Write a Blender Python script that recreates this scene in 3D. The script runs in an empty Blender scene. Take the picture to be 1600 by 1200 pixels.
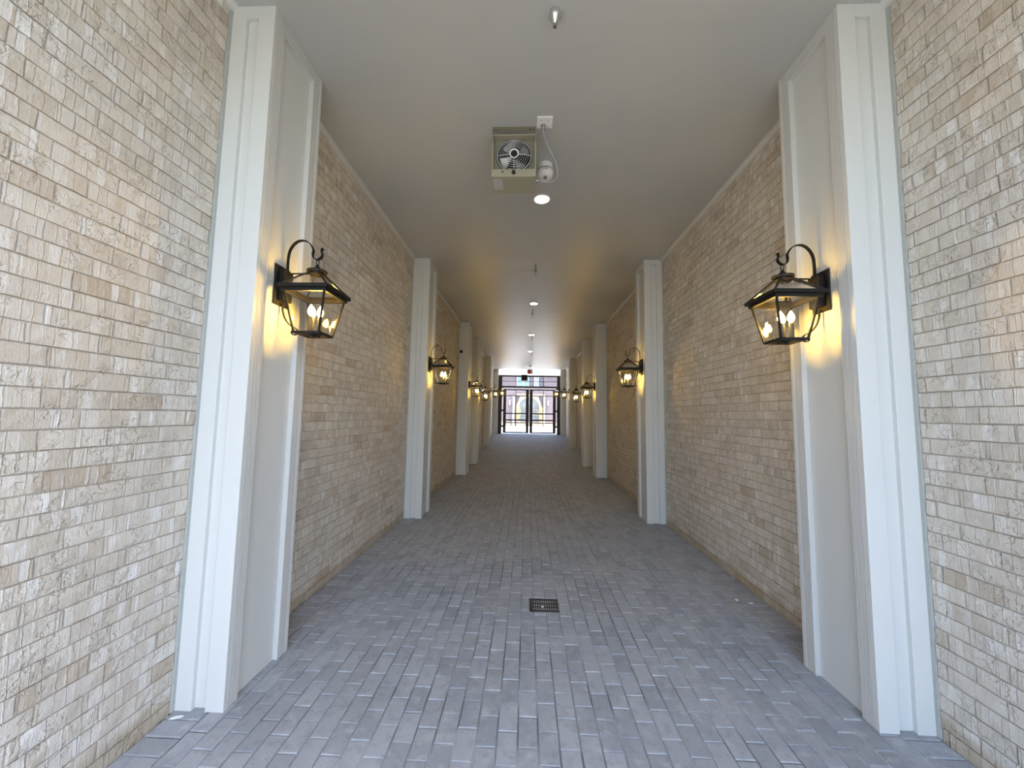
import bpy, bmesh, math, random
from mathutils import Vector, Matrix
SC = bpy.context.scene
COL = SC.collection
rnd = random.Random(7)

# ------------------------------------------------------------------ camera, sky, sun, exposure
EYE = Vector((0.0, 0.0, 1.65))
YAW, PITCH, ROLL, FPX = -0.0403, 0.0821, 0.0168, 587.13
cy, sy, cp, sp, cr, sr = math.cos(YAW), math.sin(YAW), math.cos(PITCH), math.sin(PITCH), math.cos(ROLL), math.sin(ROLL)
FWD = Vector((sy * cp, cy * cp, sp)); RT0 = Vector((cy, -sy, 0)); UP0 = RT0.cross(FWD)
RT = RT0 * cr + UP0 * sr; UP = UP0 * cr - RT0 * sr
cd = bpy.data.cameras.new('camera'); cam = bpy.data.objects.new('camera', cd); COL.objects.link(cam)
cd.sensor_fit = 'HORIZONTAL'; cd.sensor_width = 36.0; cd.lens = FPX / 1600 * 36.0; cd.clip_start = 0.05; cd.clip_end = 500
m = Matrix((RT, UP, -FWD)).transposed().to_4x4(); m.translation = EYE; cam.matrix_world = m
SC.camera = cam

SC.view_settings.view_transform = 'Standard'; SC.view_settings.look = 'None'
SC.view_settings.gamma = 1.0; SC.view_settings.use_curve_mapping = False
SC.view_settings.exposure = 1.22
W = bpy.data.worlds.new('sky'); SC.world = W; W.use_nodes = True
wn = W.node_tree; bgn = wn.nodes['Background']
sky = wn.nodes.new('ShaderNodeTexSky'); sky.sky_type = 'NISHITA'; sky.sun_disc = False
sky.sun_elevation = math.radians(72); sky.sun_rotation = math.radians(130); sky.air_density = 1.0; sky.dust_density = 2.6
wn.links.new(sky.outputs['Color'], bgn.inputs['Color']); bgn.inputs['Strength'].default_value = 0.48
sd = bpy.data.lights.new('sun', 'SUN'); sun = bpy.data.objects.new('sun', sd); COL.objects.link(sun)
sd.energy = 7.5; sd.angle = 0.01; sd.color = (1.0, 0.95, 0.87)
sun.rotation_euler = Vector((-math.cos(math.radians(72)) * 0.766, math.cos(math.radians(72)) * 0.643, -math.sin(math.radians(72)))).to_track_quat('-Z', 'Y').to_euler()
sun.location = (12, -10, 40)
SC.cycles.use_denoising = True
SC.cycles.max_bounces = 12; SC.cycles.diffuse_bounces = 8; SC.cycles.transparent_max_bounces = 16
SC.cycles.sample_clamp_indirect = 4.0

# ------------------------------------------------------------------ helpers
def project(p):
    d = Vector(p) - EYE; z = d.dot(FWD)
    if z < 0.1: return None
    return 800 + FPX * d.dot(RT) / z, 600 - FPX * d.dot(UP) / z, z
def in_view(p, mrg=40):
    q = project(p)
    return q is not None and -mrg < q[0] < 1600 + mrg and -mrg < q[1] < 1200 + mrg
def ramp(y):                      # the passage floor: level, then rising gently to the gate
    return 0.0 if y < 12.8 else (min(y, 21.8) - 12.8) * 0.0655

def lin(c):
    return tuple(((v / 255) / 12.92 if v / 255 < 0.04045 else ((v / 255 + 0.055) / 1.055) ** 2.4) for v in c)
def mat(name, col, rough=0.6, metal=0.0, spec=0.5, emit=None, estr=0.0):
    m = bpy.data.materials.new(name); m.use_nodes = True
    b = m.node_tree.nodes['Principled BSDF']
    b.inputs['Base Color'].default_value = (*col, 1); b.inputs['Roughness'].default_value = rough
    b.inputs['Metallic'].default_value = metal; b.inputs['Specular IOR Level'].default_value = spec
    if emit:
        b.inputs['Emission Color'].default_value = (*emit, 1); b.inputs['Emission Strength'].default_value = estr
    return m
class NT:
    def __init__(s, m): s.t = m.node_tree; s.b = s.t.nodes['Principled BSDF']
    def n(s, typ, **kw):
        nd = s.t.nodes.new(typ)
        for k, v in kw.items(): setattr(nd, k, v)
        return nd
    def l(s, a, b): s.t.links.new(a, b)
    def val(s, x, sock):
        if isinstance(x, (int, float)): sock.default_value = x
        elif isinstance(x, tuple): sock.default_value = x if len(x) != 3 or len(sock.default_value) == 3 else (*x, 1)
        else: s.l(x, sock)
    def math(s, op, a, b=0.0, c=0.0, clamp=False):
        nd = s.n('ShaderNodeMath', operation=op, use_clamp=clamp)
        for i, x in enumerate((a, b, c)): s.val(x, nd.inputs[i])
        return nd.outputs[0]
    def comb(s, x, y, z):
        nd = s.n('ShaderNodeCombineXYZ')
        for i, v in enumerate((x, y, z)): s.val(v, nd.inputs[i])
        return nd.outputs[0]
    def noise(s, vec, scale, detail=3, rough=0.55):
        nd = s.n('ShaderNodeTexNoise'); s.l(vec, nd.inputs['Vector']); nd.inputs['Scale'].default_value = scale
        nd.inputs['Detail'].default_value = detail; nd.inputs['Roughness'].default_value = rough
        return nd.outputs['Fac']
    def rng(s, x, a, b, c=0.0, d=1.0):
        nd = s.n('ShaderNodeMapRange'); s.val(x, nd.inputs[0])
        for i, v in enumerate((a, b, c, d)): nd.inputs[i + 1].default_value = v
        return nd.outputs[0]
    def mix(s, f, a, b, mode='MIX'):
        nd = s.n('ShaderNodeMix', data_type='RGBA', blend_type=mode); s.val(f, nd.inputs[0]); s.val(a, nd.inputs[6]); s.val(b, nd.inputs[7])
        return nd.outputs[2]
    def bump(s, h, dist, strength=1.0):
        nd = s.n('ShaderNodeBump'); s.l(h, nd.inputs['Height']); nd.inputs['Distance'].default_value = dist; nd.inputs['Strength'].default_value = strength
        s.l(nd.outputs[0], s.b.inputs['Normal'])

# ------------------------------------------------------------------ materials
def brick_material():
    m = mat('tumbled_brick', (0.5, 0.45, 0.4), 0.85, spec=0.3); k = NT(m)
    pos = k.n('ShaderNodeNewGeometry').outputs['Position']
    sep = k.n('ShaderNodeSeparateXYZ'); k.l(pos, sep.inputs[0]); x, y, z = sep.outputs
    course = k.math('FLOOR', k.math('DIVIDE', k.math('SUBTRACT', z, 0.063), 0.083))
    tint = k.n('ShaderNodeAttribute', attribute_name='tint').outputs['Fac']
    oi = k.n('ShaderNodeObjectInfo').outputs['Random']
    r = k.math('FRACT', k.math('ADD', tint, k.math('MULTIPLY', oi, 7.31)))
    wob = k.math('MULTIPLY', k.noise(pos, 30, 2), 0.012)
    v2 = k.comb(k.math('MULTIPLY', k.math('ADD', y, wob), 25.0), k.math('ADD', k.math('MULTIPLY', course, 13.7), k.math('MULTIPLY', k.math('SIGN', x), 5.3)), 0.0)
    vo = k.n('ShaderNodeTexVoronoi', voronoi_dimensions='2D'); k.l(v2, vo.inputs['Vector']); vo.inputs['Scale'].default_value = 1.0
    strip = k.n('ShaderNodeSeparateColor'); k.l(vo.outputs['Color'], strip.inputs[0]); s1, s2, s3 = strip.outputs
    grain = k.noise(k.comb(x, k.math('MULTIPLY', y, 4.0), z), 26, 4, 0.65)
    blot = k.noise(pos, 9.0, 4, 0.6)
    fine = k.noise(pos, 140, 3, 0.6)
    c = k.mix(k.rng(r, 0.0, 1.0), (0.55, 0.49, 0.41), (0.665, 0.61, 0.535))
    c = k.mix(k.rng(r, 0.90, 0.97), c, (0.48, 0.40, 0.31))
    c = k.mix(k.math('MULTIPLY', k.rng(s1, 0.45, 1.0), 0.42), c, (0.74, 0.71, 0.67))
    c = k.mix(k.rng(s2, 0.91, 0.96, 0, 0.5), c, (0.82, 0.81, 0.79))
    c = k.mix(k.rng(s3, 0.82, 0.92, 0, 0.28), c, (0.45, 0.37, 0.28))
    c = k.mix(k.rng(grain, 0.5, 0.72, 0, 0.35), c, (0.78, 0.75, 0.70))
    c = k.mix(k.rng(blot, 0.55, 0.72, 0, 0.35), c, (0.40, 0.34, 0.28))
    c = k.mix(k.rng(fine, 0.62, 0.75, 0, 0.35), c, (0.30, 0.25, 0.20))
    # damp, rusty splash stain along the foot of the wall (its own ragged outline)
    foot = k.math('SUBTRACT', z, k.math('MULTIPLY', k.noise(pos, 5.0, 3), 0.16))
    c = k.mix(k.rng(foot, 0.0, 0.05, 0.5, 0.0), c, (0.33, 0.24, 0.13))
    k.l(c, k.b.inputs['Base Color'])
    ve = k.n('ShaderNodeTexVoronoi', voronoi_dimensions='2D', feature='DISTANCE_TO_EDGE'); k.l(v2, ve.inputs['Vector']); ve.inputs['Scale'].default_value = 1.0
    chip = k.noise(k.comb(x, y, k.math('MULTIPLY', z, 1.3)), 30, 3, 0.5)
    chips = k.math('MULTIPLY', k.rng(chip, 0.50, 0.60), k.rng(k.noise(pos, 7.0, 2), 0.46, 0.56))
    edge = k.math('MULTIPLY', k.rng(ve.outputs['Distance'], 0.0, 0.07, 1.0, 0.0), k.rng(s1, 0.35, 0.45))
    h = k.math('ADD', k.math('MULTIPLY', s2, 0.28), k.math('ADD', k.math('MULTIPLY', grain, 0.35), k.math('ADD', k.math('MULTIPLY', chips, -0.45), k.math('ADD', k.math('MULTIPLY', edge, 0.22), k.math('MULTIPLY', fine, 0.18)))))
    k.bump(h, 0.0105, 0.9)
    return m
def mortar_material():
    m = mat('mortar', (0.5, 0.46, 0.41), 0.95, spec=0.2); k = NT(m)
    pos = k.n('ShaderNodeNewGeometry').outputs['Position']
    f = k.noise(pos, 12, 4)
    k.l(k.mix(f, (0.45, 0.41, 0.355), (0.58, 0.54, 0.485)), k.b.inputs['Base Color'])
    k.bump(k.noise(pos, 180, 3), 0.002)
    return m
def paver_material():
    m = mat('concrete_paver', (0.2, 0.2, 0.21), 0.7, spec=0.4); k = NT(m)
    pos = k.n('ShaderNodeNewGeometry').outputs['Position']
    tint = k.n('ShaderNodeAttribute', attribute_name='tint').outputs['Fac']
    oi = k.n('ShaderNodeObjectInfo').outputs['Random']
    r = k.math('FRACT', k.math('ADD', tint, k.math('MULTIPLY', oi, 7.31)))
    c = k.mix(r, (0.29, 0.305, 0.325), (0.385, 0.40, 0.42))
    b = k.noise(pos, 1.3, 5, 0.6)
    c = k.mix(k.rng(b, 0.48, 0.68, 0, 0.5), c, (0.40, 0.405, 0.41))
    c = k.mix(k.rng(k.noise(pos, 5.5, 5, 0.65), 0.5, 0.75, 0, 0.5), c, (0.45, 0.455, 0.46))
    c = k.mix(k.rng(k.noise(pos, 2.6, 4, 0.6), 0.62, 0.72, 0, 0.4), c, (0.17, 0.17, 0.18))
    c = k.mix(k.rng(k.noise(pos, 160, 3, 0.7), 0.56, 0.74, 0, 0.4), c, (0.15, 0.15, 0.155))
    c = k.mix(k.rng(k.noise(pos, 90, 2, 0.7), 0.66, 0.74, 0, 0.5), c, (0.5, 0.5, 0.5))
    c = k.mix(k.rng(k.noise(pos, 16, 4, 0.6), 0.50, 0.66, 0, 0.35), c, (0.19, 0.195, 0.205))
    c = k.mix(k.rng(k.noise(pos, 11, 5, 0.7), 0.56, 0.70, 0, 0.5), c, (0.52, 0.525, 0.53))
    k.l(c, k.b.inputs['Base Color'])
    k.bump(k.math('ADD', k.noise(pos, 160, 3, 0.7), k.math('MULTIPLY', k.noise(pos, 25, 3), 1.2)), 0.0016)
    return m
def sand_material():
    m = mat('joint_sand', (0.2, 0.2, 0.2), 0.95, spec=0.2); k = NT(m)
    pos = k.n('ShaderNodeNewGeometry').outputs['Position']
    k.l(k.mix(k.rng(k.noise(pos, 2.0, 4), 0.42, 0.60), (0.12, 0.12, 0.12), (0.50, 0.49, 0.47)), k.b.inputs['Base Color'])
    return m
def paint_material(name, col, grain=0.0, rough=0.45):
    m = mat(name, col, rough, spec=0.4); k = NT(m)
    pos = k.n('ShaderNodeNewGeometry').outputs['Position']
    sep = k.n('ShaderNodeSeparateXYZ'); k.l(pos, sep.inputs[0]); x, y, z = sep.outputs
    n1 = k.noise(pos, 2.2, 3)
    k.l(k.mix(n1, tuple(v * 0.97 for v in col), col), k.b.inputs['Base Color'])
    if grain:
        g = k.noise(k.comb(k.math('MULTIPLY', x, 1.0), k.math('MULTIPLY', y, 1.0), k.math('MULTIPLY', z, 0.035)), 160, 4, 0.65)
        k.bump(g, 0.004 * grain)
    else:
        k.bump(k.noise(pos, 60, 2), 0.0004)
    return m
def ceiling_material():
    m = mat('ceiling_paint', (0.55, 0.55, 0.52), 0.40, spec=0.5); k = NT(m)
    pos = k.n('ShaderNodeNewGeometry').outputs['Position']
    sep = k.n('ShaderNodeSeparateXYZ'); k.l(pos, sep.inputs[0]); x, y, z = sep.outputs
    wav = k.noise(k.comb(k.math('MULTIPLY', x, 0.12), y, 0.0), 2.6, 4, 0.55)
    k.bump(k.math('ADD', wav, k.math('MULTIPLY', k.noise(pos, 45, 2), 0.03)), 0.011)
    k.l(k.mix(k.noise(pos, 1.2, 3), (0.445, 0.452, 0.437), (0.485, 0.492, 0.476)), k.b.inputs['Base Color'])
    return m
def speckle(name, col, rough, metal=0.0, var=0.12, scale=40, spec=0.5):
    m = mat(name, col, rough, metal, spec); k = NT(m)
    tc = k.n('ShaderNodeNewGeometry').outputs['Position']
    k.l(k.mix(k.noise(tc, scale, 3), tuple(v * (1 - var) for v in col), tuple(min(1, v * (1 + var)) for v in col)), k.b.inputs['Base Color'])
    return m
def glass_material():
    m = bpy.data.materials.new('lantern_glass'); m.use_nodes = True; t = m.node_tree
    for n in list(t.nodes): t.nodes.remove(n)
    o = t.nodes.new('ShaderNodeOutputMaterial'); mx = t.nodes.new('ShaderNodeMixShader')
    tr = t.nodes.new('ShaderNodeBsdfTransparent'); tr.inputs[0].default_value = (0.96, 0.955, 0.94, 1)
    gl = t.nodes.new('ShaderNodeBsdfGlossy'); gl.inputs['Roughness'].default_value = 0.015
    fr = t.nodes.new('ShaderNodeFresnel'); fr.inputs[0].default_value = 1.5
    tx = t.nodes.new('ShaderNodeTexNoise'); tx.inputs['Scale'].default_value = 14; bp = t.nodes.new('ShaderNodeBump'); bp.inputs['Distance'].default_value = 0.0008
    t.links.new(tx.outputs['Fac'], bp.inputs['Height']); t.links.new(bp.outputs[0], gl.inputs['Normal'])
    t.links.new(fr.outputs[0], mx.inputs[0]); t.links.new(tr.outputs[0], mx.inputs[1]); t.links.new(gl.outputs[0], mx.inputs[2]); t.links.new(mx.outputs[0], o.inputs[0])
    return m
M_BRICK, M_MORTAR, M_PAVER, M_SAND = brick_material(), mortar_material(), paver_material(), sand_material()
M_WHITE = paint_material('white_trim_paint', (0.645, 0.65, 0.625))
M_GRAIN = paint_material('white_wood_grain_paint', (0.62, 0.618, 0.595), 1.0)
M_CROWN = paint_material('crown_paint', (0.60, 0.595, 0.565))
M_CEIL = ceiling_material()
M_SEAL = speckle('sealant', (0.42, 0.43, 0.40), 0.7)
M_IRON = speckle('black_iron', (0.011, 0.0095, 0.0085), 0.55, 0.0, 0.3, 60, 0.25)
M_GATE = speckle('dark_gate_paint', (0.014, 0.012, 0.013), 0.45, 0.0, 0.3, 30)
M_GLASS = glass_material()
M_SLEEVE = speckle('candle_sleeve', (0.05, 0.048, 0.045), 0.5)
M_BULB = mat('lamp_bulb', (1, 0.9, 0.7), 0.3, emit=(1.0, 0.60, 0.11), estr=98.0)
M_LED = mat('downlight_lens', (1, 0.95, 0.85), 0.4, emit=(1.0, 0.82, 0.55), estr=7.5)
M_TAN = speckle('tan_enamel', (0.34, 0.32, 0.235), 0.42, 0.0, 0.06, 12)
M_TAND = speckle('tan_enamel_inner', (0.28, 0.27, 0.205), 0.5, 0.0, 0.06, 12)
M_CHROME = speckle('bright_steel', (0.72, 0.72, 0.72), 0.22, 1.0, 0.08, 50)
M_STEEL = speckle('grey_steel', (0.36, 0.36, 0.37), 0.4, 0.9, 0.1, 50)
M_BLADE = speckle('fan_blade_metal', (0.42, 0.43, 0.44), 0.3, 0.7, 0.1, 50)
M_WIRE = speckle('guard_wire', (0.55, 0.56, 0.57), 0.3, 0.3, 0.08, 50)
M_BLACK = speckle('black_plastic', (0.012, 0.012, 0.013), 0.35)
M_PLAST = speckle('white_plastic', (0.80, 0.79, 0.77), 0.35, 0.0, 0.03)
M_GREYC = speckle('grey_conduit', (0.30, 0.30, 0.33), 0.4, 0.0, 0.08)
M_STICK = speckle('printed_sticker', (0.45, 0.45, 0.44), 0.4, 0.0, 0.3, 220)
M_RED = speckle('red_print', (0.55, 0.04, 0.03), 0.5)
M_CAST = speckle('cast_iron', (0.018, 0.019, 0.022), 0.5, 0.3, 0.4, 70)
M_PAPER = speckle('pale_scrap', (0.75, 0.74, 0.70), 0.8)
M_CONC = speckle('pale_concrete', (0.76, 0.75, 0.73), 0.85, 0.0, 0.1, 1.5)
M_STREET = speckle('street_concrete', (0.155, 0.158, 0.138), 0.9, 0.0, 0.12, 0.8)

# ------------------------------------------------------------------ mesh helpers
class MB:
    def __init__(s): s.v = []; s.f = []; s.t = []
    def add(s, v, f, tint=0.0):
        o = len(s.v); s.v += [tuple(p) for p in v]; s.f += [tuple(i + o for i in q) for q in f]; s.t += [tint] * len(v)
        return s
    def box(s, x0, x1, y0, y1, z0, z1, z0b=None):
        zb = z0 if z0b is None else z0b       # floor height at the y1 end may differ
        v = [(x0, y0, z0), (x1, y0, z0), (x1, y1, zb), (x0, y1, zb), (x0, y0, z1), (x1, y0, z1), (x1, y1, z1), (x0, y1, z1)]
        return s.add(v, [(3, 2, 1, 0), (4, 5, 6, 7), (0, 1, 5, 4), (1, 2, 6, 5), (2, 3, 7, 6), (3, 0, 4, 7)])
    def bar(s, a, b, w, h=None, up=(0, 0, 1)):
        h = h or w; a, b = Vector(a), Vector(b); d = (b - a).normalized(); u = Vector(up)
        if abs(d.dot(u)) > 0.95: u = Vector((0, 1, 0))
        r = d.cross(u).normalized() * (w / 2); q = r.cross(d).normalized() * (h / 2)
        v = [a - r - q, a + r - q, a + r + q, a - r + q, b - r - q, b + r - q, b + r + q, b - r + q]
        return s.add(v, [(3, 2, 1, 0), (4, 5, 6, 7), (0, 1, 5, 4), (1, 2, 6, 5), (2, 3, 7, 6), (3, 0, 4, 7)][::1])
    def tube(s, pts, r, n=8, closed=False):
        pts = [Vector(p) for p in pts]; N = len(pts); rings = []; prev = None
        for i, p in enumerate(pts):
            if closed: d = pts[(i + 1) % N] - pts[i - 1]
            else: d = pts[min(i + 1, N - 1)] - pts[max(i - 1, 0)]
            d.normalize()
            if prev is None:
                prev = d.orthogonal().normalized()
            prev = (prev - d * prev.dot(d)).normalized(); q = d.cross(prev)
            rr = r[i] if isinstance(r, (list, tuple)) else r
            rings.append([p + (prev * math.cos(2 * math.pi * j / n) + q * math.sin(2 * math.pi * j / n)) * rr for j in range(n)])
        v = [p for ring in rings for p in ring]; f = []
        for i in range(N if closed else N - 1):
            for j in range(n):
                a, b = i * n + j, i * n + (j + 1) % n; i2 = (i + 1) % N
                f.append((a, b, i2 * n + (j + 1) % n, i2 * n + j))
        if not closed: f += [tuple(range(n))[::-1], tuple((N - 1) * n + j for j in range(n))]
        return s.add(v, f)
    def strap(s, pts, w, t, wide=(0, 1, 0)):       # flat strap along a curve
        pts = [Vector(p) for p in pts]; N = len(pts); wd = Vector(wide) * (w / 2); v = []; f = []
        for i, p in enumerate(pts):
            d = (pts[min(i + 1, N - 1)] - pts[max(i - 1, 0)]).normalized(); nn = d.cross(Vector(wide)).normalized() * (t / 2)
            v += [p - wd - nn, p + wd - nn, p + wd + nn, p - wd + nn]
        for i in range(N - 1):
            for j in range(4): f.append((i * 4 + j, i * 4 + (j + 1) % 4, i * 4 + 4 + (j + 1) % 4, i * 4 + 4 + j))
        f += [(3, 2, 1, 0), tuple(N * 4 - 4 + j for j in range(4))]
        return s.add(v, f)
    def lathe(s, prof, n=24, at=(0, 0, 0), axis='z'):
        v = []; f = []; A = Vector(at)
        for r, z in prof:
            for j in range(n):
                a = 2 * math.pi * j / n; c, q = r * math.cos(a), r * math.sin(a)
                v.append(A + (Vector((c, q, z)) if axis == 'z' else Vector((c, z, q)) if axis == 'y' else Vector((z, c, q))))
        for i in range(len(prof) - 1):
            for j in range(n):
                f.append((i * n + j, i * n + (j + 1) % n, (i + 1) * n + (j + 1) % n, (i + 1) * n + j))
        f += [tuple(range(n))[::-1], tuple((len(prof) - 1) * n + j for j in range(n))]
        return s.add(v, f)
    def build(s, name, material, parent=None, smooth=False, fix=True, bevel=0.0, link=True):
        me = bpy.data.meshes.new(name); me.from_pydata([tuple(p) for p in s.v], [], s.f)
        at = me.attributes.new('tint', 'FLOAT', 'POINT'); at.data.foreach_set('value', s.t)
        if fix or bevel:
            bm = bmesh.new(); bm.from_mesh(me)
            if bevel: bmesh.ops.bevel(bm, geom=bm.edges[:], offset=bevel, segments=1, affect='EDGES', clamp_overlap=True)
            bmesh.ops.recalc_face_normals(bm, faces=bm.faces); bm.to_mesh(me); bm.free()
        me.materials.append(material)
        if smooth:
            me.shade_smooth()
            try: me.set_sharp_from_angle(angle=math.radians(40))
            except Exception: pass
        o = bpy.data.objects.new(name, me)
        if link: COL.objects.link(o)
        if parent: o.parent = parent
        return o
def tag(o, label, cat, group=None, kind=None):
    o['label'] = label; o['category'] = cat
    if group: o['group'] = group
    if kind: o['kind'] = kind
    return o
def empty(name, loc, rz=0.0):
    o = bpy.data.objects.new(name, None); COL.objects.link(o); o.location = loc; o.rotation_euler = (0, 0, rz); o.empty_display_size = 0.1
    return o
def structure(o): o['kind'] = 'structure'; return o
def copy_tree(o, parent=None):
    c = o.copy(); COL.objects.link(c); c.parent = parent
    for ch in list(o.children): copy_tree(ch, c)
    return c

# ------------------------------------------------------------------ measurements of the passage
XL, XLP, XR, XRP = -1.916, -1.636, 2.185, 1.892      # brick faces and pilaster faces
H = 4.23; Y0, Y1 = -0.8, 21.72
PL = [(2.13, 2.685), (6.00, 6.53), (10.32, 10.86), (12.58, 13.11), (16.67, 17.20), (21.14, 21.69)]
PR = [(2.21, 2.76), (6.07, 6.57), (10.38, 10.90), (12.64, 13.16), (16.73, 17.25), (21.16, 21.69)]
CP, BL = 0.083, 0.248                                 # brick course and length pitch
ZC = 0.0665

# ------------------------------------------------------------------ floor: a bed with pavers laid in it
fb = MB()
prof = [(Y0, -0.055), (12.8, -0.055), (Y1 + 0.2, ramp(Y1 + 0.2) - 0.055)]
for (ya, za), (yb, zb) in zip(prof, prof[1:]):
    x0, x1 = XL - 0.3, XR + 0.3
    fb.add([(x0, ya, za), (x1, ya, za), (x1, yb, zb), (x0, yb, zb), (x0, ya, -0.4), (x1, ya, -0.4), (x1, yb, -0.4), (x0, yb, -0.4)],
           [(0, 1, 2, 3), (7, 6, 5, 4), (0, 4, 5, 1), (2, 6, 7, 3), (1, 5, 6, 2), (0, 3, 7, 4)])
floor = structure(fb.build('floor', M_SAND))
def bed_sand():
    b = MB()
    for (ya, za), (yb, zb) in zip([(Y0, -0.0065), (12.8, -0.0065), (Y1 + 0.2, ramp(Y1 + 0.2) - 0.0065)], [(12.8, -0.0065), (Y1 + 0.2, ramp(Y1 + 0.2) - 0.0065)]):
        b.add([(XL, ya, za), (XR, ya, za), (XR, yb, zb), (XL, yb, zb)], [(0, 1, 2, 3)])
    o = b.build('joint_sand', M_SAND, floor, fix=False); o['kind'] = 'stuff'
bed_sand()
def paver_geo(lx, ly, q):
    g = 0.0024 + q.uniform(-0.0005, 0.0009); c = 0.0042; a, b = lx / 2 - g, ly / 2 - g
    t = [q.uniform(-0.0012, 0.0012) for _ in range(4)]
    v = [(-a, -b, -0.03), (a, -b, -0.03), (a, b, -0.03), (-a, b, -0.03), (-a, -b, -c), (a, -b, -c), (a, b, -c), (-a, b, -c),
         (-a + c, -b + c, t[0]), (a - c, -b + c, t[1]), (a - c, b - c, t[2]), (-a + c, b - c, t[3])]
    f = [(0, 1, 5, 4), (1, 2, 6, 5), (2, 3, 7, 6), (3, 0, 4, 7), (4, 5, 9, 8), (5, 6, 10, 9), (6, 7, 11, 10), (7, 4, 8, 11), (8, 9, 10, 11)]
    return v, f
PX, PY = 0.1065, 0.193
DR = (0.046, 0.312, 3.328, 3.556)       # the drain's place in the paving
pav = []                                 # (cx, cy, lx, ly)
x0f = XL + PY + 0.004; ncol = round((XR - PY - 0.004 - x0f) / PX); px = (XR - PY - 0.004 - x0f) / ncol
off = 0.156 - (x0f + px * round((0.156 - x0f) / px))
for i in range(ncol):
    xa, xb = x0f + i * px, x0f + (i + 1) * px
    sh = 2.206 - 0.193 * 14 + (0.0965 if (round((xa - 0.156) / px) % 2) else 0.0) + rnd.uniform(-0.006, 0.006)
    y = sh - 3 * PY
    while y < Y1 + 0.2:
        ya, yb = max(y, Y0), min(y + PY, Y1 + 0.15)
        if yb - ya > 0.03:
            if xb > DR[0] - 0.003 and xa < DR[1] + 0.003 and yb > DR[2] and ya < DR[3]:
                xm = (xa + xb) / 2
                # cut the pavers round the drain
                if xm > DR[0] and xm < DR[1] or (min(xb, DR[1]) - max(xa, DR[0])) > 0.02:
                    if DR[2] - ya > 0.03: pav.append(((xa + xb) / 2, (ya + DR[2]) / 2, px, DR[2] - ya))
                    if yb - DR[3] > 0.03: pav.append(((xa + xb) / 2, (yb + DR[3]) / 2, px, yb - DR[3]))
                    if xa < DR[0] - 0.02: pav.append(((xa + DR[0]) / 2, (max(ya, DR[2]) + min(yb, DR[3])) / 2, DR[0] - xa, min(yb, DR[3]) - max(ya, DR[2])))
                    if xb > DR[1] + 0.02: pav.append(((xb + DR[1]) / 2, (max(ya, DR[2]) + min(yb, DR[3])) / 2, xb - DR[1], min(yb, DR[3]) - max(ya, DR[2])))
                else: pav.append((xm, (ya + yb) / 2, px, yb - ya))
            else: pav.append(((xa + xb) / 2, (ya + yb) / 2, px, yb - ya))
        y += PY
for xa in (XL + 0.002, XR - PY - 0.002):         # the header course along both walls
    y = Y0
    while y < Y1:
        pav.append((xa + PY / 2, y + PX / 2, PY, PX)); y += PX
def paver_size(p):
    if not in_view((p[0], p[1], 0), 0): return 0
    q = project((p[0], p[1], 0)); return p[2] * p[3] * (EYE.z) / q[2] ** 3
pav.sort(key=paver_size, reverse=True)
proto = {}
rest = MB()
for k, (cx, cyy, lx, ly) in enumerate(pav):
    dz = rnd.uniform(-0.0018, 0.0012); rz = rnd.gauss(0, 0.004)
    if k < 300:
        key = (round(lx, 3), round(ly, 3), rnd.randrange(8))
        if key not in proto:
            b = MB(); v, f = paver_geo(lx, ly, rnd); b.add(v, f, rnd.random()); proto[key] = b.build('paver', M_PAVER, None, link=False)
        o = proto[key].copy(); o.name = 'paver'; COL.objects.link(o); o.parent = floor
        o.location = (cx, cyy, ramp(cyy) + dz); o.rotation_euler = (0, 0, rz)
    else:
        v, f = paver_geo(lx, ly, rnd); c, s = math.cos(rz), math.sin(rz); sl = 0.0655 if cyy > 12.8 else 0
        rest.add([(cx + p[0] * c - p[1] * s, cyy + p[0] * s + p[1] * c, ramp(cyy) + dz + p[2] + sl * p[1]) for p in v], f, rnd.random())
o = rest.build('far_pavers', M_PAVER, floor, fix=False); o['kind'] = 'stuff'

# ------------------------------------------------------------------ ceiling
cb = MB().box(XL - 0.3, XR + 0.3, Y0, Y1 + 0.05, H, H + 0.4)
ceiling = structure(cb.build('ceiling', M_CEIL))

# ------------------------------------------------------------------ brick walls, bay by bay
def brick_geo(L, Hh, q, hi):
    a, b = L / 2 - 0.0038, Hh / 2 - 0.0034
    nx, nz = (5, 2) if hi else (1, 1)
    if hi and L < 0.16: nx = 3
    v = []; f = []
    for j in range(nz + 1):
        for i in range(nx + 1):
            u = -a + 2 * a * i / nx; w = -b + 2 * b * j / nz; d = q.uniform(-0.002, 0.0015)
            if i in (0, nx) or j in (0, nz): d -= 0.002
            if i in (0, nx): u += q.uniform(-0.0025, 0.0015) * (1 if i else -1)
            if j in (0, nz): w += q.uniform(-0.0015, 0.0012) * (1 if j else -1)
            if hi and q.random() < 0.12: d -= 0.003
            if i not in (0, nx): u += q.uniform(-0.01, 0.01)
            v.append((d, u, w))
    W1 = nx + 1
    for j in range(nz):
        for i in range(nx): f.append((j * W1 + i, j * W1 + i + 1, (j + 1) * W1 + i + 1, (j + 1) * W1 + i))
    ring = [i for i in range(W1)] + [j * W1 + nx for j in range(1, nz + 1)] + [nz * W1 + i for i in range(nx - 1, -1, -1)] + [j * W1 for j in range(nz - 1, 0, -1)]
    o = len(v)
    for i in ring: v.append((-0.016, v[i][1], v[i][2]))
    n = len(ring)
    for i in range(n): f.append((ring[i], o + i, o + (i + 1) % n, ring[(i + 1) % n]))
    return v, f
BVAR = []
for k in range(14):
    b = MB(); v, f = brick_geo(BL, CP, rnd, True); b.add(v, f, rnd.random()); BVAR.append(b.build('brick', M_BRICK, None, link=False))
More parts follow.
